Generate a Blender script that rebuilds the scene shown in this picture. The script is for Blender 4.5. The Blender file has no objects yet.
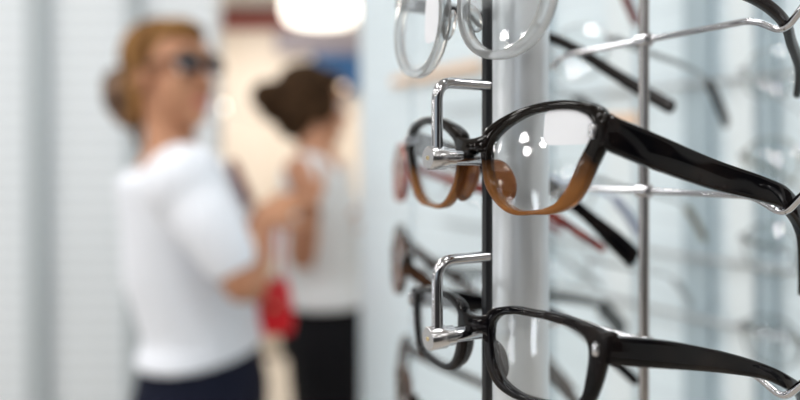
import bpy, math, random
from mathutils import Vector, Matrix, Euler
random.seed(7)
sc = bpy.context.scene
COL = sc.collection
PI = math.pi
CAM_Z = 1.42
F_PX = 650.0

# ------------------------------------------------------------------ helpers
def at(px, py, Y):
    """point at depth Y (metres) seen at image position (px,py)"""
    return Vector(((px - 400) / F_PX * Y, Y, CAM_Z + (160 - py) / F_PX * Y))

def new_mesh(name, V, F, mat=None, parent=None, smooth=True):
    me = bpy.data.meshes.new(name)
    me.from_pydata([tuple(v) for v in V], [], F)
    me.validate()
    import bmesh
    bm = bmesh.new(); bm.from_mesh(me)
    bmesh.ops.recalc_face_normals(bm, faces=bm.faces)
    bm.to_mesh(me); bm.free()
    if smooth:
        me.polygons.foreach_set('use_smooth', [True] * len(me.polygons))
        me.set_sharp_from_angle(angle=math.radians(42))
    o = bpy.data.objects.new(name, me)
    COL.objects.link(o)
    if mat: me.materials.append(mat)
    if parent: o.parent = parent
    return o

def tag(o, label=None, cat=None, group=None, kind=None):
    if label: o['label'] = label
    if cat: o['category'] = cat
    if group: o['group'] = group
    if kind: o['kind'] = kind
    return o

def empty(name, loc=(0, 0, 0), rz=0.0):
    o = bpy.data.objects.new(name, None)
    COL.objects.link(o)
    o.location = loc; o.rotation_euler = (0, 0, rz)
    o.empty_display_size = .02
    return o

class G:
    """collects vertices and faces of one mesh"""
    def __init__(s): s.V = []; s.F = []
    def loft(s, secs, cap=True, closed=False):
        b = len(s.V); n = len(secs[0]); m = len(secs)
        for q in secs: s.V += [Vector(p) for p in q]
        for i in range(m if closed else m - 1):
            j = (i + 1) % m
            for k in range(n):
                l = (k + 1) % n
                s.F.append((b + i * n + k, b + i * n + l, b + j * n + l, b + j * n + k))
        if cap and not closed:
            s.F.append(tuple(b + k for k in range(n))[::-1])
            s.F.append(tuple(b + (m - 1) * n + k for k in range(n)))
        return s
    def tube(s, pts, r, n=12, ell=None):
        pts = [Vector(p) for p in pts]
        rr = r if isinstance(r, (list, tuple)) else [r] * len(pts)
        secs = []; up = None
        for i, p in enumerate(pts):
            a = pts[max(i - 1, 0)]; c = pts[min(i + 1, len(pts) - 1)]
            t = (c - a).normalized()
            if up is None:
                ref = Vector((0, 0, 1)) if abs(t.z) < .9 else Vector((1, 0, 0))
                up = (ref - t * ref.dot(t)).normalized()
            else:
                up = (up - t * up.dot(t)).normalized()
            w = t.cross(up)
            secs.append([p + (up * math.cos(2 * PI * k / n) + w * math.sin(2 * PI * k / n)) * rr[i] for k in range(n)])
        return s.loft(secs)
    def box(s, c, d, rot=None, bev=0.0):
        c = Vector(c); hx, hy, hz = d[0] / 2, d[1] / 2, d[2] / 2
        b = min(bev, hx * .9, hy * .9, hz * .9)
        M = rot if rot else Matrix.Identity(3)
        def ring(z, ins):
            x, y = hx - ins, hy - ins
            if b > 0:
                P = []
                for (sx, sy, a0) in ((1, 1, 0), (-1, 1, 90), (-1, -1, 180), (1, -1, 270)):
                    for q in (0, 30, 60, 90):
                        a = math.radians(a0 + q)
                        P.append((sx * (x - b) + b * math.cos(a), sy * (y - b) + b * math.sin(a), z))
                return P
            return [(x, y, z), (-x, y, z), (-x, -y, z), (x, -y, z)]
        if b > 0:
            secs = [ring(-hz, b * .6), ring(-hz + b * .3, b * .2), ring(-hz + b, 0), ring(hz - b, 0), ring(hz - b * .3, b * .2), ring(hz, b * .6)]
        else:
            secs = [ring(-hz, 0), ring(hz, 0)]
        return s.loft([[c + M @ Vector(p) for p in q] for q in secs])
    def ellipsoid(s, c, r, rot=None, nu=20, nv=14):
        c = Vector(c); M = rot if rot else Matrix.Identity(3)
        secs = []
        for i in range(1, nv):
            a = PI * i / nv
            secs.append([c + M @ Vector((r[0] * math.sin(a) * math.cos(2 * PI * k / nu), r[1] * math.sin(a) * math.sin(2 * PI * k / nu), -r[2] * math.cos(a))) for k in range(nu)])
        return s.loft(secs)
    def lathe(s, prof, c=(0, 0, 0), axis=None, n=28):
        """prof: list of (radius, along)"""
        ax = Vector(axis).normalized() if axis is not None else Vector((0, 0, 1))
        ref = Vector((0, 0, 1)) if abs(ax.z) < .9 else Vector((1, 0, 0))
        u = (ref - ax * ref.dot(ax)).normalized(); w = ax.cross(u); c = Vector(c)
        return s.loft([[c + ax * z + (u * math.cos(2 * PI * k / n) + w * math.sin(2 * PI * k / n)) * r for k in range(n)] for r, z in prof])
    def build(s, name, mat, parent=None, smooth=True):
        return new_mesh(name, s.V, s.F, mat, parent, smooth)

def sgp(v, e): return math.copysign(abs(v) ** e, v)
def catmull(P, per=8):
    P = [tuple(p) for p in P]; out = []
    for i in range(len(P) - 1):
        p0 = P[max(i - 1, 0)]; p1 = P[i]; p2 = P[i + 1]; p3 = P[min(i + 2, len(P) - 1)]
        for k in range(per):
            t = k / per
            out.append(tuple(.5 * (2 * b + (c - a) * t + (2 * a - 5 * b + 4 * c - d) * t * t + (3 * b - a - 3 * c + d) * t ** 3) for a, b, c, d in zip(p0, p1, p2, p3)))
    out.append(P[-1]); return out
def fillet(P, r, n=6):
    """polyline with rounded corners"""
    P = [Vector(p) for p in P]; out = [P[0]]
    for i in range(1, len(P) - 1):
        a, b, c = P[i - 1], P[i], P[i + 1]
        d1 = (a - b); d2 = (c - b)
        q = min(r, d1.length * .48, d2.length * .48)
        s_, e_ = b + d1.normalized() * q, b + d2.normalized() * q
        for k in range(n + 1):
            t = k / n
            out.append(s_ * (1 - t) ** 2 + b * 2 * t * (1 - t) + e_ * t * t)
    out.append(P[-1]); return out

# ------------------------------------------------------------------ materials
def pmat(name, col, rough=.5, metal=0., trans=0., ior=1.45, coat=0., emit=None, estr=0., sss=0.):
    m = bpy.data.materials.new(name); m.use_nodes = True
    b = m.node_tree.nodes['Principled BSDF']
    b.inputs['Base Color'].default_value = (*col, 1)
    b.inputs['Roughness'].default_value = rough
    b.inputs['Metallic'].default_value = metal
    b.inputs['Transmission Weight'].default_value = trans
    b.inputs['IOR'].default_value = ior
    b.inputs['Coat Weight'].default_value = coat
    if emit:
        b.inputs['Emission Color'].default_value = (*emit, 1); b.inputs['Emission Strength'].default_value = estr
    return m
def nodes(m): return m.node_tree.nodes, m.node_tree.links, m.node_tree.nodes['Principled BSDF']
def noise_col(m, c1, c2, scale=8., detail=3., lo=.4, hi=.6):
    N, L, b = nodes(m)
    tc = N.new('ShaderNodeTexCoord'); nz = N.new('ShaderNodeTexNoise'); r = N.new('ShaderNodeValToRGB')
    nz.inputs['Scale'].default_value = scale; nz.inputs['Detail'].default_value = detail
    r.color_ramp.elements[0].position = lo; r.color_ramp.elements[0].color = (*c1, 1)
    r.color_ramp.elements[1].position = hi; r.color_ramp.elements[1].color = (*c2, 1)
    L.new(tc.outputs['Object'], nz.inputs['Vector']); L.new(nz.outputs['Fac'], r.inputs['Fac']); L.new(r.outputs['Color'], b.inputs['Base Color'])
    return m

def frame_grad(name, top, bot, z0, z1, tr_top=.0, tr_bot=.5, rough=.08):
    """acetate whose own colour fades from top to bottom (object z in metres)"""
    m = pmat(name, top, rough, ior=1.31); N, L, b = nodes(m)
    tc = N.new('ShaderNodeTexCoord'); sp = N.new('ShaderNodeSeparateXYZ'); mr = N.new('ShaderNodeMapRange')
    nz = N.new('ShaderNodeTexNoise'); nz.inputs['Scale'].default_value = 120
    ad = N.new('ShaderNodeMath'); ad.operation = 'MULTIPLY_ADD'; ad.inputs[1].default_value = .014; 
    L.new(tc.outputs['Object'], sp.inputs[0]); L.new(tc.outputs['Object'], nz.inputs['Vector'])
    L.new(nz.outputs['Fac'], ad.inputs[0]); L.new(sp.outputs['Z'], ad.inputs[2])
    mr.inputs['From Min'].default_value = z0 + .007; mr.inputs['From Max'].default_value = z1 + .007
    L.new(ad.outputs[0], mr.inputs['Value'])
    mx = N.new('ShaderNodeValToRGB')
    mx.color_ramp.elements[0].color = (*bot, 1); mx.color_ramp.elements[1].color = (*top, 1)
    L.new(mr.outputs[0], mx.inputs['Fac']); L.new(mx.outputs['Color'], b.inputs['Base Color'])
    m2 = N.new('ShaderNodeMapRange'); m2.inputs['To Min'].default_value = tr_bot; m2.inputs['To Max'].default_value = tr_top
    L.new(mr.outputs[0], m2.inputs['Value']); L.new(m2.outputs[0], b.inputs['Transmission Weight'])
    return m

def lens_mat(name, tint=(.97, .98, .98), spec=1.0, ior=1.6):
    m = bpy.data.materials.new(name); m.use_nodes = True; N = m.node_tree.nodes; L = m.node_tree.links
    N.remove(N['Principled BSDF'])
    t = N.new('ShaderNodeBsdfTransparent'); t.inputs[0].default_value = (*tint, 1)
    g = N.new('ShaderNodeBsdfGlossy'); g.inputs['Roughness'].default_value = .01; g.inputs['Color'].default_value = (.95, .97, 1, 1)
    f = N.new('ShaderNodeLayerWeight'); f.inputs['Blend'].default_value = .5
    p5 = N.new('ShaderNodeMath'); p5.operation = 'POWER'; p5.inputs[1].default_value = 4.0
    k = N.new('ShaderNodeMath'); k.operation = 'MULTIPLY_ADD'; k.inputs[1].default_value = .9 * spec; k.inputs[2].default_value = .065 * spec
    k.use_clamp = True
    x = N.new('ShaderNodeMixShader')
    L.new(f.outputs['Facing'], p5.inputs[0]); L.new(p5.outputs[0], k.inputs[0]); L.new(k.outputs[0], x.inputs[0]); L.new(t.outputs[0], x.inputs[1]); L.new(g.outputs[0], x.inputs[2])
    L.new(x.outputs[0], N['Material Output'].inputs[0])
    return m

M = {}
M['chrome'] = pmat('polished chrome', (.50, .50, .52), .08, 1.)
M['knob'] = pmat('turned steel', (.60, .60, .62), .22, 1.)
M['brass'] = pmat('brass dot', (.75, .62, .38), .3, 1.)
M['pole'] = pmat('satin steel', (.52, .49, .48), .25, 1.)
M['rod'] = pmat('black steel', (.012, .013, .016), .32, .0)
M['lens'] = lens_mat('clear lens', spec=1.1)
M['lens_far'] = lens_mat('thin lens', tint=(.96, .97, .97), spec=.7)
M['black'] = noise_col(pmat('black acetate', (.008, .007, .007), 0.04, ior=1.28), (.002, .002, .003), (.014, .010, .009), 60, 3, .45, .7)
M['amber'] = frame_grad('black to amber acetate', (.006, .004, .003), (.42, .165, .042), -.0145, .001, 0., .55, .05)
M['pad_amber'] = pmat('amber acetate', (.36, .12, .028), .08, trans=.55, ior=1.4)
M['pad_black'] = pmat('dark acetate', (.02, .014, .012), .1, ior=1.34)
def milky(name):
    m = pmat(name, (.98, .99, 1.), .06, trans=.86, ior=1.32); N, L, b = nodes(m)
    tl = N.new('ShaderNodeBsdfTranslucent'); tl.inputs[0].default_value = (.95, .97, .98, 1)
    mx = N.new('ShaderNodeMixShader'); mx.inputs[0].default_value = .16
    L.new(b.outputs[0], mx.inputs[1]); L.new(tl.outputs[0], mx.inputs[2]); L.new(mx.outputs[0], N['Material Output'].inputs[0])
    return m
M['crystal'] = milky('crystal acetate')
M['sticker'] = pmat('white paper film', (.90, .92, .97), .5)
M['blackred'] = pmat('matte black', (.012, .009, .009), .25)
M['red'] = noise_col(pmat('red tortoise', (.2, .03, .02), .2, trans=.2), (.20, .02, .018), (.40, .07, .05), 80)
M['tortoise'] = noise_col(pmat('tortoise', (.1, .05, .03), .2), (.010, .007, .005), (.07, .033, .018), 90)
M['grey_ac'] = pmat('grey acetate', (.05, .055, .055), .25)
M['olive'] = pmat('olive acetate', (.20, .17, .09), .25, trans=.2)
M['thin_metal'] = pmat('grey metal wire', (.40, .42, .43), .35, 1.)
M['navy'] = pmat('blue acetate', (.45, .52, .75), .3, trans=.4)

# ------------------------------------------------------------------ eyeglasses
def polar(points, center, N):
    cx, cy = center
    q = sorted([(math.atan2(y - cy, x - cx), math.hypot(x - cx, y - cy)) for x, y in points])
    n = len(q); out = []
    for k in range(N):
        a = -PI + 2 * PI * k / N
        i = 0
        while i < n and q[i][0] <= a: i += 1
        def g(j):
            w = j // n; return q[j % n][0] + w * 2 * PI, q[j % n][1]
        a0, r0 = g(i - 2); a1, r1 = g(i - 1); a2, r2 = g(i); a3, r3 = g(i + 1)
        t = (a - a1) / (a2 - a1)
        m1 = (r2 - r0) / (a2 - a0) * (a2 - a1); m2 = (r3 - r1) / (a3 - a1) * (a2 - a1)
        out.append((2 * t ** 3 - 3 * t * t + 1) * r1 + (t ** 3 - 2 * t * t + t) * m1 + (-2 * t ** 3 + 3 * t * t) * r2 + (t ** 3 - t * t) * m2)
    for _ in range(2):
        out = [.25 * out[k - 1] + .5 * out[k] + .25 * out[(k + 1) % N] for k in range(N)]
    return out

def ellipse_pts(cx, cy, rx, ry, e=1.0, n=24):
    return [(cx + rx * sgp(math.cos(2 * PI * k / n), e), cy + ry * sgp(math.sin(2 * PI * k / n), e)) for k in range(n)]

def make_glasses(loc, rz, label, inner, outer, center, mats, temples, bridge, yaw=0., roll=0., c=.002, tilt=.05, c2=.0025,
                 depth=4.2, pads=None, tshape=(11.5, 3.6), sticker=None, endp=None, group=None, N=120, seg=8, name='eyeglasses',
                 lens='lens', hinge=True, tilt_x=0.):
    """all sizes in mm, local x = to her left/right along the front, y = towards the temple tips, z = up"""
    root = empty(name, loc, rz); tag(root, label, 'eyeglasses', group)
    R = Matrix.Rotation(math.radians(yaw), 3, 'Z') @ Matrix.Rotation(math.radians(roll), 3, 'Y') @ Matrix.Rotation(math.radians(tilt_x), 3, 'X')
    hm = center[1]
    def S(t, h, z=0.): return R @ Vector((t, c * t * t + tilt * h + c2 * (h - hm) ** 2 + z, h)) * .001
    ri = polar(inner, center, N); ro = polar(outer, center, N)
    K = 16
    g = G()
    for s in (1, -1):
        secs = []
        for k in range(N):
            a = -PI + 2 * PI * k / N; ca, sa = math.cos(a), math.sin(a); q = []
            for j in range(K):
                b = 2 * PI * j / K
                u = .5 + .5 * sgp(math.cos(b), .42); z = depth / 2 * sgp(math.sin(b), .42)
                r = ri[k] + (ro[k] - ri[k]) * u
                q.append(S(s * (center[0] + r * ca), center[1] + r * sa, z))
            secs.append(q)
        g.loft(secs, closed=True)
    bw, bt, bb, bd = bridge      # half width, top height, bottom height, depth
    secs = []
    for i in range(17):
        t = -bw + 2 * bw * i / 16; e = (t / bw) ** 2
        ht, hb = bt + e * 2.2, bb - e * 1.6
        q = []
        for j in range(16):
            b = 2 * PI * j / 16
            q.append(S(t, (ht + hb) / 2 + (ht - hb) / 2 * sgp(math.sin(b), .6), -0.8 * (1 - e) + bd / 2 * sgp(math.cos(b), .6)))
        secs.append(q)
    g.loft(secs)
    if endp:                    # end pieces at the hinges: t0, t1, h0, h1, back
        t0, t1, h0, h1, back = endp
        for s in (1, -1):
            secs = []
            for i in range(5):
                z = -depth / 2 + .4 + (back + depth / 2) * i / 4
                q = []
                for j in range(16):
                    b = 2 * PI * j / 16
                    ins = .6 if i == 0 else 0
                    q.append(S(s * ((t0 + t1) / 2 + i * .25 + ((t1 - t0) / 2 - ins) * sgp(math.cos(b), .5)), (h0 + h1) / 2 + ((h1 - h0) / 2 - ins) * sgp(math.sin(b), .5), z))
                secs.append(q)
            g.loft(secs)
    g.build('front_frame', mats['front'], root)
    for s in (1, -1):           # lenses
        g = G(); rings = 7; b0 = 0
        for side in (-1, 1):
            base = len(g.V)
            g.V.append(S(s * center[0], center[1], side * .7))
            for i in range(1, rings + 1):
                f = i / rings
                for k in range(N):
                    a = -PI + 2 * PI * k / N; r = (ri[k] + .5) * f
                    g.V.append(S(s * (center[0] + r * math.cos(a)), center[1] + r * math.sin(a), side * .7))
            for k in range(N):
                l = (k + 1) % N
                g.F.append((base, base + 1 + k, base + 1 + l))
                for i in range(rings - 1):
                    p = base + 1 + i * N
                    g.F.append((p + k, p + N + k, p + N + l, p + l))
        a0 = 1 + (rings - 1) * N; a1 = a0 + 1 + rings * N
        for k in range(N):
            l = (k + 1) % N
            g.F.append((a0 + k, a1 + k, a1 + l, a0 + l))
        g.build('lens', M[lens], root)
    for i, path in enumerate(temples):   # temple arms, stations (x, y, z, height) in mm
        H, T = tshape
        st = catmull(path, seg); secs = []
        for k, p in enumerate(st):
            p0 = Vector(st[max(k - 1, 0)][:3]); p1 = Vector(st[min(k + 1, len(st) - 1)][:3])
            tg = (p1 - p0).normalized()
            side = Vector((1, 0, 0)); side = (side - tg * side.dot(tg)).normalized(); up = side.cross(tg)
            if up.z < 0 and abs(up.z) > abs(up.y): up = -up
            sc_ = 1.0
            if k == len(st) - 1: sc_ = .72
            if k == 0: sc_ = .9
            th = T * (1.0 if p[3] > 6 else .85)
            q = []
            for j in range(16):
                b = 2 * PI * j / 16
                q.append((Vector(p[:3]) + side * (th / 2 * sc_ * sgp(math.cos(b), .5)) + up * (p[3] / 2 * sc_ * sgp(math.sin(b), .5))) * .001)
            secs.append(q)
        last = st[-1]; tg = (Vector(st[-1][:3]) - Vector(st[-2][:3])).normalized()
        secs.append([(v - Vector(last[:3]) * .001) * .35 + (Vector(last[:3]) + tg * .8) * .001 for v in secs[-1]])
        to = G().loft(secs).build('temple', mats['temple'], root)
        if mats.get('tip'):
            w = int(len(st) * .66)
            secs2 = []
            for q in secs[w:]:
                cc = sum(q, Vector()) / len(q)
                secs2.append([cc + (v - cc) * 2.6 for v in q])
            G().loft(secs2).build('temple_tip', mats['tip'], to)
        if hinge:
            p = Vector(path[0][:3]); sx = -1 if p.x > 0 else 1
            hg = G()
            hg.box((p + Vector((sx * 2.6, 0, 0))) * .001, (.0022, .007, .004), bev=.0005)
            for dz in (-1.7, 0, 1.7):
                hg.lathe([(.0003, -.0008), (.0013, -.0007), (.0013, .0007), (.0003, .0008)], (p + Vector((sx * 3.4, -1, dz))) * .001, (0, 0, 1), 12)
            hg.build('hinge', M['knob'], root)
    if pads:                    # nose pads: t, z, h, radii, lean
        pt, pz, ph, pr, lean = pads
        for s in (1, -1):
            rot = R @ Matrix.Rotation(math.radians(s * lean), 3, 'Y') @ Matrix.Rotation(math.radians(-s * 12), 3, 'Z')
            G().ellipsoid(S(s * pt, ph, pz), [v * .001 for v in pr], rot).build('nose_pad', mats['pad'], root)
    if sticker:                 # t0,t1,h0,h1,corner
        t0, t1, h0, h1, ex, sd = sticker
        g = G(); n = 40; secs = []
        rings = []
        for z in (-.85, -1.0):
            for f in ((1, .66, .33, .02) if z > -.9 else (.02, .33, .66, 1)):
                rings.append([S(sd * ((t0 + t1) / 2) + (t1 - t0) / 2 * f * sgp(math.cos(2 * PI * k / n), ex), (h0 + h1) / 2 + (h1 - h0) / 2 * f * sgp(math.sin(2 * PI * k / n), ex), z) for k in range(n)])
        # outer edge joins the two sheets
        g.loft(rings[:4]); g.loft(rings[4:]); g.loft([rings[0], rings[7]], cap=False)
        so = g.build('lens_sticker', M['sticker'], root); so['label'] = 'white sticker on the lens'
    return root

AX = math.radians(-58.4)        # the display's own axes: x along the frames' fronts, y towards the temple tips
ROD = Vector((.0363, .262, CAM_Z))
ET = Vector((math.cos(AX), math.sin(AX), 0)); EN = Vector((-math.sin(AX), math.cos(AX), 0))
def D(t, n, h): return ROD + ET * (t * .001) + EN * (n * .001) + Vector((0, 0, h * .001))

GRP = 'eyeglasses on the front display rod'
# --- upper pair: cat eye, black fading to amber
out1 = [(5.9, 10.1), (11.5, 13.8), (19.4, 16.8), (29, 19.1), (37.7, 20), (45.8, 19.8), (53.4, 18.2), (58.6, 15.6), (60, 10), (59.2, 2.9), (56.2, -3.3), (52.6, -10.6), (48.8, -15.5), (42.7, -18.7), (32.2, -20), (20.3, -19.8), (13.5, -15.7), (8.9, -9.8), (6.4, -0.2)]
in1 = [(10, 1.2), (11.9, 6.9), (17.1, 10.9), (24.5, 14.3), (34.5, 16.3), (42, 16.7), (49.8, 15.6), (54.6, 13), (55.8, 10), (54.6, 5.5), (52.3, 1.5), (49.8, -3.4), (46.6, -9.8), (41.4, -15.6), (32.1, -18.3), (21.7, -17.8), (15.2, -13.2), (11.3, -7.3)]
G1 = (0, -8, 0)
def rel(path, o): return [(a - o[0], b - o[1], h - o[2], w) for a, b, h, w in path]
near1 = [(59.3, -1.5, 9.4, 11.6), (62, 20, 2.8, 12), (64, 50, -5.2, 11), (68.5, 75, -11.2, 9.4), (69.8, 88, -15.6, 8.4), (67.5, 104, -26.5, 8.4), (60, 121, -43, 8.8), (53, 135, -58, 8.5)]
far1 = [(-59.3, -1.5, 9.4, 11.6), (-60, 20, 3.5, 12), (-57, 50, -4.5, 10), (-53, 80, -12.5, 8), (-51, 92, -19, 7.6), (-47.5, 110, -32, 7.4), (-43, 126, -45.5, 11.4), (-39.5, 138, -56.5, 12)]
make_glasses(D(*G1), AX, 'black cat-eye eyeglasses fading to amber, white sticker on one lens', in1, out1, (32, 0), {'front': M['amber'], 'temple': M['black'], 'pad': M['pad_amber']},
             [rel(near1, G1), rel(far1, G1)], (9.5, 8.6, 3.2, 5.), roll=-.9, depth=4.4, endp=(55.5, 59.8, 3.5, 14.2, 1.5), pads=(10.2, 4.6, -8.4, (1.6, 7, 9.2), -20),
             sticker=(36.4, 58.4, 4.4, 17.2, .32, 1), group=GRP)
# --- lower pair: black rectangular
out2 = [(6.7, 7.6), (9.1, 10.2), (15.6, 12.0), (27.5, 12.9), (36.8, 12.9), (47.6, 11.9), (56.3, 10), (60, 8), (60.4, 3), (58.6, -2.6), (56, -10.7), (53, -16), (43.2, -19.2), (33.3, -20.2), (26.7, -20.1), (19.7, -19.5), (13.2, -17.3), (8.9, -12.6), (6.8, -5.4), (5.8, 1.2)]
in2 = [(10.4, 3.8), (11.8, 6.1), (14.2, 8.1), (20.6, 9.9), (29.8, 10.4), (40.1, 9.9), (49.5, 8.4), (52.4, 6.9), (53.2, 4.8), (52.7, -5.7), (51, -12.5), (48.3, -15.4), (39.3, -17.2), (31.1, -17.8), (22, -17), (16.6, -14.6), (13.4, -10.6), (11, -2.6)]
G2 = (1, -8, -68)
near2 = [(60.4, -1, -61.6, 9.4), (63, 22, -65.6, 9.6), (65, 50, -72, 8), (68.2, 74, -78.8, 5.8), (69.8, 88, -85, 5.2), (67.5, 103, -93, 5.4), (61, 120, -107, 5.8), (54, 134, -122, 5.6)]
far2 = [(-58.4, 0, -65.4, 9.4), (-58, 22, -69, 9.4), (-56, 50, -75, 7.6), (-53, 80, -81, 5.6), (-51, 92, -86, 5.2), (-47.5, 108, -97, 5.4), (-43, 124, -112, 5.6), (-39, 139, -126, 5.6)]
make_glasses(D(*G2), AX, 'black rectangular eyeglasses hanging on the lower chrome knob', in2, out2, (32, -3.5), {'front': M['black'], 'temple': M['black'], 'pad': M['pad_black']},
             [rel(near2, G2), rel(far2, G2)], (9.5, 6.8, 1.2, 5.), yaw=-1.4, roll=-2.9, c=.0024, depth=3.8, endp=(55.5, 60.4, 0.8, 9.3, 1.5), pads=(10.4, 2.6, -9, (1.4, 4.2, 7.5), -20), group=GRP)
# --- top pair: clear crystal with black temples
out3 = ellipse_pts(27, 0, 22.8, 22.6, .96); in3 = ellipse_pts(26.8, 0.2, 18.9, 19.6, .96)
G3 = (0, -18, 58)
near3 = [(51, -9, 72, 6.5), (56, 20, 70, 6.2), (62, 50, 65, 5.4), (68, 70, 60, 4.8), (69.8, 86, 53, 4.6), (65.5, 100, 46.5, 4.8), (60, 117, 38.5, 5.2), (51.5, 132, 28.8, 5.2)]
far3 = [(-51, -9, 72, 6.5), (-54, 20, 73, 6.2), (-56, 50, 71.5, 5.6), (-55, 86, 67, 5.6), (-50.5, 104, 60.5, 6), (-44, 122, 50, 6.8), (-35, 141, 38, 7.8), (-27, 155, 29, 8.2)]
make_glasses(D(*G3), AX, 'round clear crystal eyeglasses with slim black temples', in3, out3, (27, 0), {'front': M['crystal'], 'temple': M['blackred'], 'pad': M['crystal']},
             [rel(near3, G3), rel(far3, G3)], (7.5, 15.5, 11.5, 4.5), roll=-.7, depth=4.6, endp=(47, 51.5, 11, 17, 5), pads=(7.6, 3.2, -4, (1.1, 4, 6.5), -22),
             sticker=(8.5, 20, -10, 12, .4, -1), group=GRP)

# ------------------------------------------------------------------ front display hardware
root = empty('display_rod', D(0, 0, -CAM_Z * 1000), AX)
tag(root, 'thin black vertical display rod with chrome nose hooks', 'display rod')
def loc(t, n, h): return Vector((t, n, h + CAM_Z * 1000)) * .001
g = G(); g.box(loc(-.6, -1, -60), (.0034, .0034, 2.66), bev=.0006); g.build('rod', M['rod'], root)
g = G(); g.lathe([(.0005, 0), (.07, 0), (.07, .004), (.066, .008), (.005, .010), (.0005, .010)], (0, 0, 0)); g.build('base_plate', M['rod'], root)
for k in (1, 0, -1):
    hz = .8 + 68.8 * k
    end = Vector((-.5, -25.6, 0)); dr = Vector((.06, 1, 0)).normalized()
    kn0 = end - dr * 4.2
    g = G()
    pts = fillet([loc(-.5, -.9, hz + 29.2), loc(end.x, end.y, hz + 29.2), loc(end.x, end.y, hz + 2)], .0075, 8)
    g.tube(pts, .0022, 16)
    hook = g.build('nose_hook', M['chrome'], root)
    g = G()
    g.lathe([(.0005, 0.0), (.0041, 0.0), (.0045, .0005), (.0045, .0074), (.0040, .0077), (.0038, .0078), (.0038, .0112), (.0032, .0115), (.0005, .0115)], loc(kn0.x, kn0.y, hz), dr)
    g.build('knob', M['knob'], hook)
    g = G()
    g.lathe([(.0005, .0108), (.0030, .0108), (.0030, .0240), (.0026, .0245), (.0005, .0245)], loc(kn0.x, kn0.y, hz), dr)
    g.build('pin', M['chrome'], hook)
    g = G(); g.lathe([(.0003, -.0003), (.0008, -.0003), (.0009, .0004), (.0003, .0005)], loc(kn0.x, kn0.y, hz), dr, 14)
    g.build('screw', M['brass'], hook)

PT, PN = 6.9, 85.8
root = empty('display_pole', D(PT, PN, -CAM_Z * 1000), AX)
tag(root, 'slim satin steel pole carrying the wire rests for the temples', 'display pole')
g = G(); g.tube([(0, 0, .008), (0, 0, 1.3), (0, 0, 2.69)], .0023, 20); g.build('pole', M['pole'], root)
g = G(); g.lathe([(.0005, 0), (.07, 0), (.07, .004), (.066, .008), (.005, .010), (.0005, .010)], (0, 0, 0)); g.build('base_plate', M['pole'], root)
for h in (55.4, -14.3, -84.2):
    z = CAM_Z + h * .001
    P = [(-.079, 0, z + .006), (-.073, 0, z + .006), (-.061, 0, z - .0065), (-.050, 0, z), (0, 0.0, z), (.0515, 0, z), (.0630, 0, z - .0068), (.0730, 0, z + .0050), (.079, 0, z + .006)]
    g = G(); g.tube(fillet(P, .0045, 6), .0014, 14)
    g.lathe([(.0005, -.003), (.0032, -.003), (.0032, .003), (.0005, .003)], (0, 0, z), (1, 0, 0), 18)
    g.build('wire_rest', M['chrome'], root)

# --- the fat pale post behind
g = G(); g.lathe([(.001, 0), (.0128, 0), (.0128, 2.745), (.001, 2.745)], (.0538, .2915, .002), n=40)
M['post'] = pmat('satin white post', (.76, .80, .84), .3, .5)
tag(g.build('support_post', M['post']), 'fat pale round support post just behind the thin black rod', 'post')

# ------------------------------------------------------------------ second row of eyeglasses (behind, out of focus)
GR2 = 'eyeglasses on the rows behind'
rect_o = ellipse_pts(32, 0, 26.5, 18.5, .75); rect_i = ellipse_pts(32, 0, 23, 15.3, .75)
def std_temple(s, h=6, w=6, spread=64, tipx=52, tipn=138, tipz=-44):
    return [(s * 57, 6, h, w), (s * (57 + .35 * (spread - 57)), 30, h - 6, w * .9), (s * spread, 70, h - 14, w * .75), (s * spread, 90, h - 20, w * .7), (s * (spread - 4), 110, h - 31, w * .72), (s * tipx, tipn, tipz, w * .8)]
def row_glasses(t, n, h, label, mats, w=6, tipx=52, tipn=138, tipz=-44, inner=rect_i, outer=rect_o, center=(32, 0), depth=3.6, T=2.6, rz=0., roll=0., lens='lens_far'):
    return make_glasses(D(t, n, h), AX + rz, label, inner, outer, center, mats, [std_temple(1, w=w, tipx=tipx, tipn=tipn, tipz=tipz), std_temple(-1, w=w, tipx=tipx, tipn=tipn, tipz=tipz)],
                        (9.5, 5.6, 1.6, 3.6), depth=depth, tshape=(w, T), N=64, seg=5, group=GR2, hinge=True, endp=(55.5, 59, 3, 9, 4), pads=(9.8, 3.6, -6, (1.2, 4.6, 6.6), -18), roll=roll, lens=lens)
def side_glasses(x, y, h, label, mats, w, pitch, tipz=-44, tipn=138):
    # a neighbouring display turned away: these frames are seen edge on
    tm = [[(a, n, zz - pitch * n, ww) for a, n, zz, ww in std_temple(q, w=w, tipz=tipz, tipn=tipn)] for q in (1, -1)]
    return make_glasses(Vector((x, y, CAM_Z + h * .001)), math.radians(-90), label, rect_i, rect_o, (32, 0), mats, tm, (9.5, 5.6, 1.6, 3.6), depth=3.6, tshape=(w, 2.6), N=64, seg=5,
                        group=GR2, endp=(55.5, 59, 3, 9, 4), pads=(9.8, 3.6, -6, (1.2, 4.6, 6.6), -18), lens='lens_far')
side_glasses(-.0025, .449, -8, 'reddish tortoise eyeglasses half hidden behind the cat-eye pair', {'front': M['red'], 'temple': M['red'], 'pad': M['red']}, 7, .1, -34, 127)
side_glasses(-.004, .449, -66, 'brown tortoise eyeglasses behind the lower chrome knob', {'front': M['tortoise'], 'temple': M['tortoise'], 'pad': M['pad_amber']}, 8.5, .50)
side_glasses(-.001, .449, -150, 'dark eyeglasses at the bottom, behind the rectangular pair', {'front': M['tortoise'], 'temple': M['tortoise'], 'pad': M['pad_black']}, 8, .3)
thin_o = ellipse_pts(30, 0, 23.2, 19.2, .85); thin_i = ellipse_pts(30, 0, 22.4, 18.4, .85)
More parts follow.
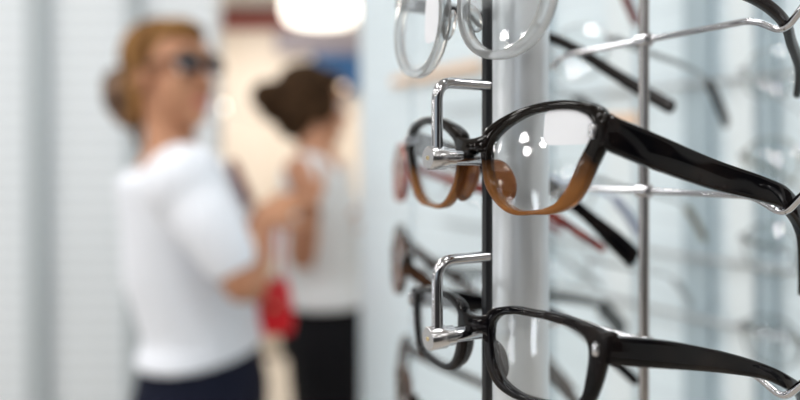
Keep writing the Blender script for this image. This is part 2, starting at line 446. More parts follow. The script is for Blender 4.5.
def wire_glasses(tip, tn, label, front, temple, tipm, w=3.0, tipz=-46):
    # tip: where the near temple ends in (px,py); tn: its n in mm
    a = (tip[0] - 400) / F_PX
    X0 = ROD.x * 1000 + EN.x * tn; Z0 = ROD.y * 1000 + EN.y * tn
    t = (a * Z0 - X0) / (ET.x - a * ET.y); Z = Z0 + ET.y * t
    h = (160 - tip[1]) / F_PX * Z
    return make_glasses(D(t - 52, tn - 138, h - tipz), AX, label, thin_i, thin_o, (30, 0), {'front': front, 'temple': temple, 'pad': M['crystal'], 'tip': tipm},
                        [std_temple(1, w=w, tipz=tipz), std_temple(-1, w=w, tipz=tipz)], (9, 5.4, 3.6, 1.6), depth=1.8, tshape=(w, 1.6), N=64, seg=5, group=GR2, hinge=True,
                        endp=(51.5, 57.5, 5, 8, 4), pads=(9.8, 4, -6, (1., 2.4, 5.4), -18), lens='lens_far')
wire_glasses((727, 125), 300, 'thin metal eyeglasses whose dark temple tip shows above the cat-eye temple', M['thin_metal'], M['thin_metal'], M['blackred'], 4.5)
wire_glasses((624, 333), 285, 'grey eyeglasses whose curved temple shows between the two black pairs', M['thin_metal'], M['grey_ac'], M['grey_ac'], 8)
wire_glasses((705, 240), 330, 'pale metal eyeglasses whose faint tip shows right of the steel pole', M['thin_metal'], M['thin_metal'], M['olive'])
wire_glasses((692, 306), 360, 'faint grey eyeglasses low behind the steel pole', M['thin_metal'], M['thin_metal'], M['thin_metal'])
wire_glasses((637, 24), 215, 'eyeglasses whose red temple tip shows at the top beside the steel pole', M['thin_metal'], M['red'], M['red'], 3.6)
wire_glasses((640, 235), 250, 'eyeglasses whose pale blue temple tip shows under the cat-eye temple', M['thin_metal'], M['navy'], M['navy'], 3.8)

# --- column of eyeglasses facing the viewer at the right, far behind
back_spec = [(66, 'clear crystal eyeglasses at the right edge, topmost of the blurred column', 'crystal', 'crystal'), (-2, 'olive eyeglasses at the right edge beside the end of the cat-eye temple', 'olive', 'olive'),
             (-68, 'grey eyeglasses at the right edge below the middle wire rest', 'grey_ac', 'grey_ac'), (-138, 'dark grey eyeglasses at the right edge, lowest of the blurred column', 'grey_ac', 'grey_ac')]
for h, lab, fm, tm in back_spec:
    make_glasses(D(-40, 330, h), AX, lab, thin_i, thin_o, (30, 0), {'front': M[fm], 'temple': M[tm], 'pad': M['crystal']}, [std_temple(q, w=3.6, tipx=58, tipn=128) for q in (1, -1)], (9, 5.4, 3.6, 1.6),
                 depth=1.8, tshape=(3.6, 1.6), N=64, seg=5, group=GR2, endp=(51.5, 57.5, 4, 9, 4), pads=(9.8, 4, -6, (1., 2.4, 5.4), -18), lens='lens_far')
acr = lens_mat('clear acrylic', tint=(.93, .95, .96), spec=1.)
for p, lab in ((Vector((.0085, .449, 0)), 'clear acrylic rod holding the tortoise eyeglasses'), (D(-40, 339, 0), 'clear acrylic rod holding the blurred column at the right edge')):
    g = G(); g.tube([(p.x, p.y, .003), (p.x, p.y, CAM_Z), (p.x, p.y, 2.74)], .0016, 12)
    o = tag(g.build('acrylic_rod', acr), lab, 'rod')

# ------------------------------------------------------------------ the room
def plane_box(name, c, d, mat, rz=0., kind='structure', bev=0.):
    g = G(); g.box((0, 0, 0), d, bev=bev); o = g.build(name, mat, smooth=False); o.location = c; o.rotation_euler = (0, 0, rz)
    if kind: o['kind'] = kind
    return o
def slat_mat(name, base, groove, pitch, width, rough=.4, var=.03):
    m = pmat(name, base, rough); N, L, b = nodes(m)
    tc = N.new('ShaderNodeTexCoord'); sp = N.new('ShaderNodeSeparateXYZ'); L.new(tc.outputs['Object'], sp.inputs[0])
    d = N.new('ShaderNodeMath'); d.operation = 'DIVIDE'; d.inputs[1].default_value = pitch; L.new(sp.outputs['Z'], d.inputs[0])
    fr = N.new('ShaderNodeMath'); fr.operation = 'FRACT'; L.new(d.outputs[0], fr.inputs[0])
    lt = N.new('ShaderNodeMath'); lt.operation = 'LESS_THAN'; lt.inputs[1].default_value = width; L.new(fr.outputs[0], lt.inputs[0])
    mx = N.new('ShaderNodeMix'); mx.data_type = 'RGBA'; mx.inputs['A'].default_value = (*base, 1); mx.inputs['B'].default_value = (*groove, 1)
    L.new(lt.outputs[0], mx.inputs['Factor']); L.new(mx.outputs['Result'], b.inputs['Base Color'])
    return m
wall_w = slat_mat('white slat wall', (.79, .84, .88), (.60, .64, .67), .045, .16)
wall_p = slat_mat('white slat panel', (.78, .89, .95), (.69, .79, .85), .04, .12)
M['upright'] = pmat('grey upright', (.45, .50, .53), .4)
M['blueband'] = pmat('blue grey strip', (.40, .50, .56), .4)
M['whiteband'] = pmat('white strip', (.80, .88, .92), .45)
warm = noise_col(pmat('warm plaster', (.86, .78, .68), .7), (.83, .74, .64), (.88, .80, .71), 1.5)
M['floor'] = noise_col(pmat('pale floor', (.6, .55, .48), .35), (.56, .51, .45), (.66, .61, .54), 3)
M['ceil'] = pmat('white ceiling', (.8, .8, .79), .8)
plane_box('floor', (0, 1.2, -.05), (7.2, 9.4, .1), M['floor'])
plane_box('ceiling', (0, 1.2, 2.80), (7.2, 9.4, .1), M['ceil'])
plane_box('wall_back', (0, 5.75, 1.375), (7.2, .1, 2.75), warm)
plane_box('wall_west', (-3.55, 1.2, 1.375), (.1, 9.2, 2.75), pmat('white paint', (.78, .79, .8), .7))
plane_box('wall_east', (3.55, 1.2, 1.375), (.1, 9.2, 2.75), pmat('white paint b', (.78, .79, .8), .7))
wd = pmat('charcoal wall', (.05, .05, .055), .6)  # unseen wall behind the camera, put in dark so black frames reflect less brightness
plane_box('unseen_dark_wall', (1.4, -3.45, 1.375), (4.2, .1, 2.75), wd)
plane_box('unseen_dark_wall', (-2.1, -3.45, .4), (2.8, .1, .8), wd)
# partition behind the women, left
xr = (214 - 400) / F_PX * 1.95
plane_box('wall_left', ((xr - 2.7) / 2, 2.0, 1.31), (2.7 + xr, .08, 2.6), wall_w)
for px, w in ((37, 20), (133, 14)):
    X = (px - 400) / F_PX * 1.94
    o = plane_box('display_upright', (X, 1.945, 1.3), (w / F_PX * 1.95, .03, 2.58), M['upright'], kind=None)
    tag(o, {37: 'grey vertical display upright on the white wall at the far left', 133: 'narrow grey display upright just behind the woman in glasses'}[px], 'upright')
# display panel behind all the eyeglasses, right
def DP(t, n): v = D(t, n, 0); return v.x, v.y
cx, cy = DP(-400, 500)
plane_box('wall_right', (cx, cy, 1.31), (1.24, .03, 2.6), wall_p, AX)
for t, w, mt, lab in ((-228, 30, 'blueband', 'blue grey vertical strip on the panel behind the steel pole'), (-178, 26, 'whiteband', 'white vertical strip on the panel at the right'), (-150, 10, 'blueband', 'thin blue grey strip on the panel nearest the right edge'),
                      (-330, 40, 'whiteband', 'white vertical strip on the panel behind the black rod'), (-470, 30, 'blueband', 'blue grey strip on the panel behind the amber lens')):
    x, y = DP(t, 479)
    tag(plane_box('panel_strip', (x, y, 1.31), (w * .001, .010, 2.58), M[mt], AX, None), lab, 'strip')
for h, lab in ((-105, 'thin grey rail across the panel at the right, upper one'), (-170, 'thin grey rail across the panel at the right, lower one'), (82, 'thin grey rail across the panel near the top')):
    g = G(); g.tube([D(-700, 470, h), D(-300, 470, h), D(160, 470, h)], .0025, 10); tag(g.build('panel_rail', M['thin_metal']), lab, 'rail')

M['peach'] = pmat('peach strip', (.85, .62, .45), .5)  # thin peach coloured strips set on the panel
for t, h, wd_, lab in ((-735, 150, .27, 'peach coloured strip on the panel under the crystal eyeglasses'), (-330, 48, .05, 'small peach coloured strip on the panel above the cat-eye pair')):
    x, y = DP(t, 476); tag(plane_box('peach_strip', (x, y, CAM_Z + h * .001), (wd_, .006, .016), M['peach'], AX, None), lab, 'label strip')
# unseen dark boards added on the side wall for temples and chrome to reflect
brd = pmat('dark board', (.03, .032, .036), .4)
for i, (y, z, a, b_) in enumerate(((-.55, 1.9, .7, .9), (.5, 1.25, .8, 1.1), (1.7, 1.6, .9, 1.5), (-1.6, 1.2, .9, 1.4))):
    plane_box('reflection_board_%d' % (i + 1), (3.47, y, z), (.05, a, b_), brd)
plane_box('reflection_board_5', (-3.47, 1.1, 1.75), (.05, 1.5, 1.5), brd)  # another unseen board, added to darken what the frame fronts reflect
# far end of the shop
def sign(name, x0, y0, x1, y1, Y, mat, lab, cat, frame=None):
    a, b = at(x0, y0, Y), at(x1, y1, Y)
    o = plane_box(name, ((a.x + b.x) / 2, Y, (a.z + b.z) / 2), (b.x - a.x, .04, a.z - b.z), mat, 0, None, .008)
    return tag(o, lab, cat)
sign('fascia_board', 200, -3, 372, 9.5, 5.66, pmat('taupe fascia', (.30, .25, .22), .6), 'taupe fascia board along the top of the far wall', 'board')
sign('red_sign', 205, 10, 292, 29, 5.66, pmat('dark red sign', (.26, .055, .045), .5), 'dark red sign band high on the far wall', 'sign')
sign('grey_sign', 276, 30, 362, 53, 5.64, pmat('grey violet board', (.36, .33, .38), .6), 'grey violet board under the white lamp', 'board')
sign('blue_sign', 312, 54, 366, 92, 5.60, noise_col(pmat('blue sign', (.008, .085, .24), .5), (.010, .09, .25), (.006, .07, .21), 3), 'bright blue sign panel behind the dark-haired woman', 'sign')
# hanging drum lamp
LY = 3.9
c = at(320, 10, LY)
root = empty('pendant_lamp', (c.x, c.y, c.z)); tag(root, 'wide white glowing drum lamp hanging from the ceiling', 'lamp')
hh = .078; rr = .222
g = G(); g.lathe([(.001, -hh), (rr * .72, -hh), (rr * .88, -hh * .9), (rr * .97, -hh * .6), (rr, -hh * .1), (rr, hh * .5), (rr * .95, hh * .85), (rr * .8, hh), (.001, hh)], (0, 0, 0), n=48)
g.build('lamp_shade', pmat('glowing shade', (.9, .88, .84), .5, emit=(1., .93, .82), estr=5.), root)
g = G(); g.lathe([(.001, hh), (.06, hh), (.05, hh + .03), (.001, hh + .03)], (0, 0, 0)); g.build('cap', M['pole'], root)
g = G(); g.tube([(0, 0, hh + .02), (0, 0, 2.75 - c.z)], .006); g.build('cord', M['rod'], root)
# small far spot lamps
def spot(px, py, Y, r, col, st, lab):
    p = at(px, py, Y); root = empty('spot_lamp', p); tag(root, lab, 'lamp', 'small lamps at the far end')
    g = G(); g.ellipsoid((0, 0, 0), (r, r, r)); g.build('bulb', pmat('bulb', (.9, .85, .75), .4, emit=col, estr=st), root)
    g = G(); g.lathe([(.001, 0), (r * .6, 0), (r * .7, r * 1.6), (.001, r * 1.7)], (0, r * .8, 0), (0, 1, 0)); g.build('holder', M['pole'], root)
    g = G(); g.tube([(0, r * 2, 0), (0, 5.68 - p.y, 0)], r * .2); g.build('arm', M['pole'], root)
spot(340, 88, 3.4, .028, (1., .72, .45), 3.5, 'small orange glowing lamp beside the dark-haired woman')
spot(221, 107, 3.6, .026, (1., .93, .82), 5., 'small white glowing lamp beside the face of the woman in glasses')
# white cabinet at the far end, between the women
p = at(268, 400, 4.6)
root = empty('display_cabinet', (p.x, 4.9, 0)); tag(root, 'low cream display cabinet at the far end between the women', 'cabinet')
M['cream'] = pmat('cream lacquer', (.78, .72, .63), .4)
g = G(); g.box((0, 0, .47), (.9, .5, .86), bev=.01); g.build('body', M['cream'], root)
g = G(); g.box((0, 0, .02), (.86, .46, .04)); g.build('plinth', M['pole'], root)
g = G(); g.box((0, -.005, .915), (.94, .54, .03), bev=.006); g.build('top', M['whiteband'], root)
for s in (-1, 1):
    g = G(); g.box((s * .222, -.256, .47), (.43, .016, .82), bev=.004); d = g.build('door', M['cream'], root)
    g = G(); g.box((s * .05, -.272, .55), (.012, .02, .14), bev=.003); g.build('handle', M['knob'], d)

# ------------------------------------------------------------------ people
def fuse(g, name, mat, parent, voxel, sm=4, org=(0, 0, 0)):
    org = Vector(org)
    o = new_mesh(name, [v - org for v in g.V], g.F, mat, None)
    r = o.modifiers.new('r', 'REMESH'); r.mode = 'VOXEL'; r.voxel_size = voxel; r.use_smooth_shade = True
    s = o.modifiers.new('s', 'SMOOTH'); s.iterations = sm; s.factor = .5
    dg = bpy.context.evaluated_depsgraph_get(); dg.update()
    me = bpy.data.meshes.new_from_object(o.evaluated_get(dg))
    o.modifiers.clear(); old = o.data; o.data = me; bpy.data.meshes.remove(old)
    me.materials.clear(); me.materials.append(mat)
    me.polygons.foreach_set('use_smooth', [True] * len(me.polygons))
    o.parent = parent
    return o
def body_loft(g, secs, n=24):
    """secs: (centre, side vector, half side, front vector, half front)"""
    g.loft([[c + sv * (a * math.cos(2 * PI * k / n)) + fv * (b * sgp(math.sin(2 * PI * k / n), .9)) for k in range(n)] for c, sv, a, fv, b in secs])
def limb(g, pts, rad, n=16):
    st = catmull([(*p, r) for p, r in zip(pts, rad)], 6)
    g.tube([Vector(q[:3]) for q in st], [q[3] for q in st], n)
    g.ellipsoid(pts[0], (rad[0],) * 3, nu=12, nv=8); g.ellipsoid(pts[-1], (rad[-1],) * 3, nu=12, nv=8)
def hand(g, wrist, d, nrm, curl, thumb_side, s=.92):
    """d: finger direction, nrm: out of the back of the hand"""
    d = d.normalized(); nrm = (nrm - d * nrm.dot(d)).normalized(); w = d.cross(nrm) * thumb_side
    R = Matrix((w, d, nrm)).transposed()
    g.ellipsoid(wrist + d * .045 * s, (.041 * s, .052 * s, .015 * s), R, 16, 10)
    for i, (off, L) in enumerate(((.028, .072), (.010, .080), (-.010, .075), (-.028, .060))):
        p = wrist + d * .082 * s + w * off * s; q = d.copy(); P = [p - d * .03 * s, p]
        for j, f in enumerate((.45, .32, .23)):
            a = curl * (j + .6)
            q = (d * math.cos(a) - nrm * math.sin(a))
            P.append(P[-1] + q * L * f * s)
        g.tube(P, [.0092 * s, .0092 * s, .0086 * s, .008 * s, .0062 * s], 10)
    p = wrist + d * .018 * s + w * .026 * s
    g.tube([p, p + (w * .6 + d * .7 - nrm * .2) * .03 * s, p + (w * .8 + d * 1.35 - nrm * .7) * .042 * s, p + (w * .75 + d * 1.9 - nrm * 1.2) * .046 * s], [.013 * s, .0115 * s, .010 * s, .008 * s], 10)
def head(g, c, f, up, sc_=1.):
    f = f.normalized(); up = (up - f * up.dot(f)).normalized(); r = f.cross(up); R = Matrix((r, f, up)).transposed()
    q = lambda x, y, z: c + (r * x + f * y + up * z) * sc_
    e = lambda p, a: g.ellipsoid(q(*p), tuple(v * sc_ for v in a), R, 24, 16)
    e((0, -.012, .030), (.073, .092, .082))      # skull
    e((0, .022, -.035), (.058, .066, .078))      # face and jaw
    e((0, .068, -.092), (.022, .020, .018))      # chin
    e((0, .076, .040), (.045, .018, .026))       # brow
    g.tube([q(0, .084, .022), q(0, .098, -.006), q(0, .108, -.024), q(0, .096, -.036)], [.007 * sc_, .009 * sc_, .012 * sc_, .008 * sc_], 12)
    for s in (-1, 1):
        e((s * .009, .094, -.030), (.008, .010, .007))      # nostrils
        e((s * .034, .058, -.025), (.022, .022, .018))      # cheeks
        e((s * .072, -.004, -.005), (.007, .018, .031))     # ears
    e((0, .086, -.058), (.021, .010, .0065)); e((0, .084, -.070), (.018, .010, .0065))   # lips
    return q, R
def face_parts(q, R, root, org, iris=(.12, .2, .25), sc_=1.):
    for s in (-1, 1):
        g = G(); g.ellipsoid(q(s * .031, .073, .010) - org, (.0125 * sc_,) * 3, R, 16, 12); o = g.build('eye', M['eye'], root)
        g = G(); g.ellipsoid(q(s * .031, .0835, .010) - org, (.0058 * sc_, .003 * sc_, .0058 * sc_), R, 12, 8); g.build('iris', pmat('iris', iris, .2), o)
        g = G(); g.tube([q(s * .014, .094, .034) - org, q(s * .03, .094, .039) - org, q(s * .048, .078, .034) - org], [.003, .0036, .002], 8); g.build('eyebrow', M['brow'], root)
    g = G(); g.ellipsoid(q(0, .091, -.064) - org, (.021 * sc_, .008 * sc_, .009 * sc_), R, 16, 10); g.build('lips', M['lip'], root)
M['eye'] = pmat('eye white', (.8, .8, .8), .2); M['brow'] = pmat('eyebrow', (.12, .07, .04), .7); M['lip'] = pmat('lips', (.55, .16, .14), .4)
skin1 = noise_col(pmat('warm skin', (.5, .25, .14), .5), (.44, .20, .11), (.56, .28, .16), 14)
skin2 = noise_col(pmat('tan skin', (.5, .25, .14), .5), (.44, .21, .12), (.56, .29, .18), 14)
hair1 = noise_col(pmat('golden hair', (.28, .15, .06), .65), (.11, .05, .016), (.32, .165, .06), 22)
hair2 = noise_col(pmat('dark brown hair', (.06, .035, .02), .7), (.022, .012, .006), (.06, .033, .017), 30)
tee1 = pmat('white cotton', (.86, .89, .96), .8); tee2 = pmat('grey white cotton', (.70, .73, .75), .8)
navy_t = pmat('navy trousers', (.012, .014, .028), .7); blk = pmat('black trousers', (.008, .008, .010), .7)
for m_ in (navy_t, blk, hair2, hair1): nodes(m_)[2].inputs['Specular IOR Level'].default_value = .08
shoe = pmat('white shoe', (.7, .7, .7), .5)

def person(label, slim, Y, f, fh, J, skin, tee, trou, hairm, hair_fn, hands, sleeve, hem_z, head_sc=1., up=Vector((0, 0, 1)), iris=(.12, .2, .25)):
    f = f.normalized(); r = f.cross(Vector((0, 0, 1)))
    org = Vector((J['pelvis'].x, J['pelvis'].y, 0))
    root = empty('person', org); tag(root, label, 'person')
    b = G()
    z = Vector((0, 0, 1))
    P, Wc, Cc, Sc, Nk, Hd = (J[k] for k in ('pelvis', 'waist', 'chest', 'shoulders', 'neck', 'head'))
    body_loft(b, [(P - z * .06, r, .13, f, .095), (P, r, .155, f, .105), (Wc, r, .115, f, .08), (Cc, r, .14, f, .10), (Sc, r, .155, f, .07), (Sc + (Nk - Sc) * .5, r, .10, f, .06), (Nk, r, .056, f, .055)])
    q, R = head(b, Hd, fh, up, head_sc)
    limb(b, [Nk - z * .04, (Nk + q(0, -.025, -.06)) / 2, q(0, -.02, -.03)], [.060, .051, .052])
    for s, k in ((1, 'R'), (-1, 'L')):
        S_, E_, W_ = J['sh' + k], J['el' + k], J['wr' + k]
        limb(b, [S_, S_ * .5 + E_ * .5, E_, E_ * .6 + W_ * .4, W_], [.046, .041, .035, .034, .023])
        hd, hn, cu, th = hands[k]; hand(b, W_, hd, hn, cu, th)
        hip = P + r * (s * .085) - z * .05
        kn = Vector((hip.x + f.x * .02, hip.y + f.y * .02, .49)); an = Vector((hip.x - f.x * .01, hip.y - f.y * .01, .085))
        limb(b, [hip, hip * .5 + kn * .5, kn, kn * .6 + an * .4, an], [.082, .07, .052, .05, .034])
        g = G()
        sol = an + f * .06; Rf = Matrix((r, f, z)).transposed()
        g.ellipsoid(Vector((sol.x, sol.y, .042)), (.043, .125, .04), Rf); g.box(Vector((sol.x, sol.y, .012)), (.075, .235, .024), Rf, .01)
        g.ellipsoid(an - z * .02, (.042, .05, .05), Rf)
        fuse(g, 'shoe', shoe, root, .006, 3, org)
    fuse(b, 'body', skin, root, .0055, 3, org)
    t = G()                                                    # t-shirt
    hem = Vector((P.x, P.y, hem_z))
    body_loft(t, [(hem, r, .175, f, .135 - slim), (Wc + z * .02, r, .150, f, .125 - slim), (Cc - z * .06, r, .165, f, .128 - slim * .7), (Cc + z * .04, r, .175, f, .125 - slim * .7), (Sc, r, .175, f, .088), (Sc + (Nk - Sc) * .35, r, .125, f, .070)])
    for k in 'RL':
        S_, E_ = J['sh' + k], J['el' + k]; a = S_ + (E_ - S_) * sleeve
        limb(t, [S_ + (Sc - S_) * .25, S_ * .5 + a * .5, a], [.070, .060, .053])
    t.ellipsoid(J['shR'] * .8 + Sc * .2, (.08, .085, .08)); t.ellipsoid(J['shL'] * .8 + Sc * .2, (.08, .085, .08))
    fuse(t, 't_shirt', tee, root, .009, 6, org)
    tr = G()
    body_loft(tr, [(P - z * .09, r, .165, f, .118), (P - z * .02, r, .175, f, .122), (P + z * .06, r, .150, f, .108), (P + z * .10, r, .135, f, .10)])
    for s in (1, -1):
        hip = P + r * (s * .087) - z * .06; kn = Vector((hip.x + f.x * .02, hip.y + f.y * .02, .49)); an = Vector((hip.x - f.x * .01, hip.y - f.y * .01, .10))
        limb(tr, [hip, hip * .5 + kn * .5, kn, an], [.094, .085, .070, .060])
    fuse(tr, 'trousers', trou, root, .009, 4, org)
    h = G(); hair_fn(h, q, R); fuse(h, 'hair', hairm, root, .006, 3, org)
    face_parts(q, R, root, org, iris, head_sc)
    return root, q, R

X = Vector
# woman in glasses, profile to the right
Y1 = 1.36
f1 = X((math.cos(math.radians(-14)), math.sin(math.radians(-14)), 0)); fh1 = X((math.cos(math.radians(-33)), math.sin(math.radians(-33)), .08))
J1 = dict(pelvis=at(203, 385, Y1), waist=at(204, 338, Y1), chest=at(192, 242, Y1), shoulders=at(182, 178, Y1), neck=at(174, 148, Y1), head=at(172, 78, Y1),
          shR=at(188, 186, 1.20), elR=at(246, 287, 1.19), wrR=at(258, 224, 1.27), shL=at(182, 180, 1.52), elL=at(236, 262, 1.53), wrL=at(262, 212, 1.46))
def hair_one(h, q, R):
    e = lambda p, a: h.ellipsoid(q(*p), a, R, 24, 16)
    e((0, -.030, .048), (.084, .092, .084)); e((0, .030, .088), (.058, .050, .032)); e((0, -.060, -.005), (.066, .06, .07))
    pass
    for s in (-1, 1): e((s * .066, -.02, .02), (.014, .04, .05))
    h.tube([q(.055, -.045, -.04), q(.06, -.05, -.10), q(.058, -.035, -.15)], [.014, .011, .005], 10)
hands1 = {'R': (at(284, 203, 1.32) - at(258, 224, 1.27), X((-.3, -.9, .4)), .45, 1), 'L': (at(290, 204, 1.46) - at(262, 212, 1.46), X((0, .6, .8)), .5, -1)}
hair_bun = noise_col(pmat('brown hair bun', (.12, .06, .03), .5), (.07, .035, .018), (.20, .10, .045), 22)
root1, q1, R1 = person('woman in glasses with hair in a bun, white t-shirt, navy trousers, facing right', .024, Y1, f1, fh1, J1, skin1, tee1, navy_t, hair1, hair_one, hands1, .70, at(0, 352, Y1).z)
h = G(); h.ellipsoid(q1(.032, -.108, -.028), (.052, .048, .056), R1, 24, 16); h.ellipsoid(q1(.036, -.122, -.002), (.040, .040, .040), R1, 24, 16); h.ellipsoid(q1(.03, -.10, -.06), (.04, .04, .04), R1)
fuse(h, 'hair_bun', hair_bun, root1, .006, 3, root1.location)['label'] = 'brown hair bun'
M['tinted'] = lens_mat('tinted lens', tint=(.36, .32, .36))
gl = make_glasses(q1(0, .098, .014), 0, 'dark-framed eyeglasses worn by the woman with the bun', rect_i, rect_o, (32, 0), {'front': M['blackred'], 'temple': M['blackred'], 'pad': M['pad_black']},
                  [[(58, 6, 6, 6), (66, 30, 4, 5), (74, 80, 0, 4.5), (75, 95, -4, 4.5), (75, 115, -26, 4.5)], [(-58, 6, 6, 6), (-66, 30, 4, 5), (-74, 80, 0, 4.5), (-75, 95, -4, 4.5), (-75, 115, -26, 4.5)]],
                  (9.5, 5.6, 1.6, 3.6), depth=5, tshape=(7, 2.6), N=48, seg=5, lens='tinted', endp=(55.5, 59, 3, 9, 4), pads=(9.8, 3.6, -6, (1.2, 3, 5), -18))
# local x = across, local y = backwards
yb = -(R1 @ X((0, 1, 0))); zz = R1 @ X((0, 0, 1)); xx = yb.cross(zz)
gl.matrix_world = Matrix.Translation(q1(0, .100, .014)) @ Matrix((xx, yb, zz)).transposed().to_4x4()
gl.location = q1(0, .100, .014); gl.rotation_euler = Matrix((xx, yb, zz)).transposed().to_euler()

# dark-haired woman farther back
Y2 = 1.9
f2 = X((math.cos(math.radians(18)), math.sin(math.radians(18)), 0)); fh2 = X((math.cos(math.radians(30)), math.sin(math.radians(30)), -.08))
J2 = dict(pelvis=at(322, 322, Y2), waist=at(322, 282, Y2), chest=at(318, 222, Y2), shoulders=at(316, 178, Y2), neck=at(322, 158, Y2), head=at(314, 107, Y2),
          shR=at(306, 182, 1.75), elR=at(302, 258, 1.71), wrR=at(311, 206, 1.63), shL=at(330, 180, 2.05), elL=at(338, 240, 2.08), wrL=at(345, 215, 1.90))
def hair_two(h, q, R):
    e = lambda p, a: h.ellipsoid(q(*p), a, R, 24, 16)
    e((0, -.030, .045), (.086, .092, .086)); e((0, .030, .088), (.06, .05, .032)); e((0, -.055, -.02), (.072, .068, .085))
    e((0, -.135, .012), (.052, .058, .05)); e((0, -.118, -.012), (.05, .05, .05))
    for s in (-1, 1): e((s * .068, .0, .01), (.016, .046, .062))
hands2 = {'R': (X((-.35, -.1, 1)), X((.2, -1, 0)), .5, 1), 'L': (X((.2, -.9, .4)), X((.5, .2, .8)), .5, -1)}
root2, q2, R2 = person('dark-haired woman with tied-back hair, pale t-shirt and black trousers, farther back', .0, Y2, f2, fh2, J2, skin2, tee2, blk, hair2, hair_two, hands2, .42, at(0, 300, Y2).z, .98)

# red handbag hanging from the first woman's hand
p = at(274, 304, 1.47)
root = empty('handbag', (p.x, p.y, at(0, 332, 1.47).z), math.radians(8)); tag(root, 'small red handbag hanging between the two women', 'bag')
M['redbag'] = pmat('red leather', (.72, .008, .018), .35)
hb = (332 - 279) / F_PX * 1.47; wb = 40 / F_PX * 1.47
g = G()
secs = []
for i in range(9):
    u = i / 8; z = hb * u; w = wb / 2 * (1 - .35 * u ** 2.2); d = .035 * (1 - .75 * u) + .004
    if i == 0: w *= .9; d *= .8
    secs.append([(w * sgp(math.cos(2 * PI * k / 24), .5), d * sgp(math.sin(2 * PI * k / 24), .6), z) for k in range(24)])
g.loft(secs); g.build('body', M['redbag'], root)
g = G(); secs = []
for i in range(5):
    z = hb * (1.0 - .11 * i); w = wb / 2 * (.70 + .055 * i); d = .014 + .0055 * i
    secs.append([(w * sgp(math.cos(2 * PI * k / 24), .5), d * sgp(math.sin(2 * PI * k / 24), .6), z) for k in range(24)])
g.loft(secs); g.build('flap', M['redbag'], root)
top = at(276, 214, 1.46) - X(root.location)
g = G(); g.tube(catmull([(-wb * .28, 0, hb * .96), (-.012, 0, hb * 1.25), (top.x - .004, top.y, top.z), (top.x + .006, top.y, top.z + .004), (top.x + .014, top.y, top.z), (.016, 0, hb * 1.25), (wb * .28, 0, hb * .96)], 6), .0035, 10)
g.build('strap', M['redbag'], root)
g = G(); g.lathe([(.0003, 0), (.006, 0), (.006, .003), (.0003, .004)], (0, -.037, hb * .55), (0, -1, 0)); g.build('clasp', M['brass'], root)
# small dark red case she holds up
p = at(241, 182, 1.41)
root = empty('glasses_case', p); tag(root, 'slim dark red case held upright in front of the white t-shirt', 'case')
root.rotation_euler = (0, math.radians(-24), math.radians(20))
M['case'] = pmat('dark red case', (.20, .04, .04), .4)
g = G(); g.box((0, 0, 0), (.018, .045, .105), bev=.007); g.build('shell', M['case'], root)
g = G(); g.box((-.009, 0, 0), (.004, .043, .102), bev=.0018); g.build('lid', M['case'], root)

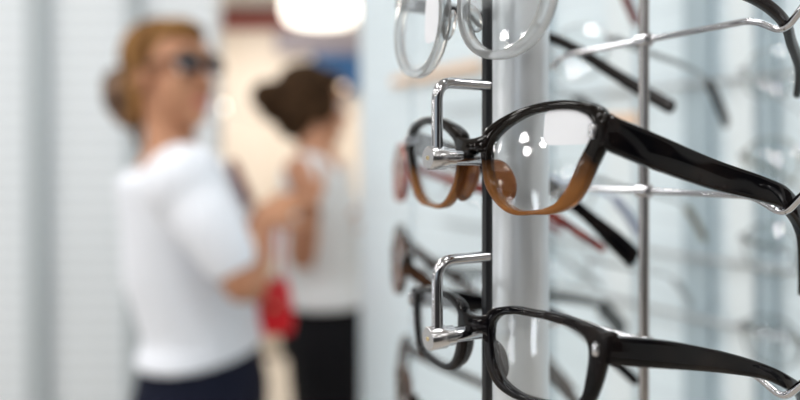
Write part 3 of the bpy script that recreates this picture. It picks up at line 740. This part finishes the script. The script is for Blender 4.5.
# ------------------------------------------------------------------ light
w = bpy.data.worlds.new('World'); sc.world = w; w.use_nodes = True
N = w.node_tree.nodes; L = w.node_tree.links
bg = N['Background']; tc = N.new('ShaderNodeTexCoord'); sp = N.new('ShaderNodeSeparateXYZ'); rp = N.new('ShaderNodeValToRGB'); mr = N.new('ShaderNodeMapRange')
L.new(tc.outputs['Generated'], sp.inputs[0]); mr.inputs['From Min'].default_value = -1; mr.inputs['From Max'].default_value = 1
L.new(sp.outputs['Z'], mr.inputs['Value']); L.new(mr.outputs[0], rp.inputs['Fac'])
e = rp.color_ramp.elements
e[0].position = .42; e[0].color = (.10, .10, .105, 1); e[1].position = .52; e[1].color = (.80, .90, 1., 1)
L.new(rp.outputs['Color'], bg.inputs['Color']); bg.inputs['Strength'].default_value = 1.2
def area(name, loc, sx, sy, power, col=(1, 1, 1), rot=(0, 0, 0)):
    l = bpy.data.lights.new(name, 'AREA'); l.shape = 'RECTANGLE'; l.size = sx; l.size_y = sy; l.energy = power; l.color = col
    o = bpy.data.objects.new(name, l); COL.objects.link(o); o.location = loc; o.rotation_euler = rot
    return o
for i, x in enumerate((-2.9, -1.9, -.9, .3, 1.6)):
    for j, y in enumerate((-2.4, -1.2, .1, 1.0)):
        area('ceiling_lamp', (x, y, 2.745), .28, .28, 11, (1., .985, .965))
area('ceiling_lamp_far', (-1.2, 4.4, 2.74), .5, .5, 75, (1., .93, .85))
area('ceiling_lamp_far', (.6, 4.2, 2.74), .5, .5, 40, (1., .9, .8))
area('ceiling_lamp_display', (.55, .75, 2.74), .5, .5, 16, (.93, .98, 1.))

# ------------------------------------------------------------------ camera
cam = bpy.data.cameras.new('Camera'); co = bpy.data.objects.new('Camera', cam); COL.objects.link(co)
for y, z in ((.15, 1.93), (.42, 1.80), (.50, 1.99), (.95, 1.84), (1.0, 1.72), (1.35, 1.95)):
    area('lens_dot_light', (-3.3, y, z), .065, .055, 1.6, (1., .97, .93), (0, PI / 2, PI))  # unseen lights added to make the white dots mirrored in the lenses
for y, z, hgt in ((.25, .95, .5), (.7, .8, .6), (.9, 1.0, .4), (1.3, .8, .7)):
    area('lens_streak_light', (-3.3, y, z), hgt, .03, 1.2, (.9, .95, 1.), (0, PI / 2, PI))  # unseen strips added to draw vertical streaks in the lens reflections
co.location = (0, 0, CAM_Z); co.rotation_euler = (PI / 2, 0, 0)
cam.sensor_width = 36; cam.lens = F_PX / 800 * 36; cam.shift_y = -40 / 800; cam.clip_start = .01; cam.clip_end = 50
cam.dof.use_dof = True; cam.dof.focus_distance = .241; cam.dof.aperture_fstop = 3.05
sc.camera = co
sc.view_settings.view_transform = 'Standard'; sc.view_settings.look = 'None'; sc.view_settings.exposure = -0.85; sc.view_settings.gamma = 1; sc.view_settings.use_curve_mapping = False
sc.cycles.max_bounces = 12; sc.cycles.transparent_max_bounces = 24; sc.cycles.use_denoising = True
sc.cycles.caustics_reflective = False; sc.cycles.caustics_refractive = False
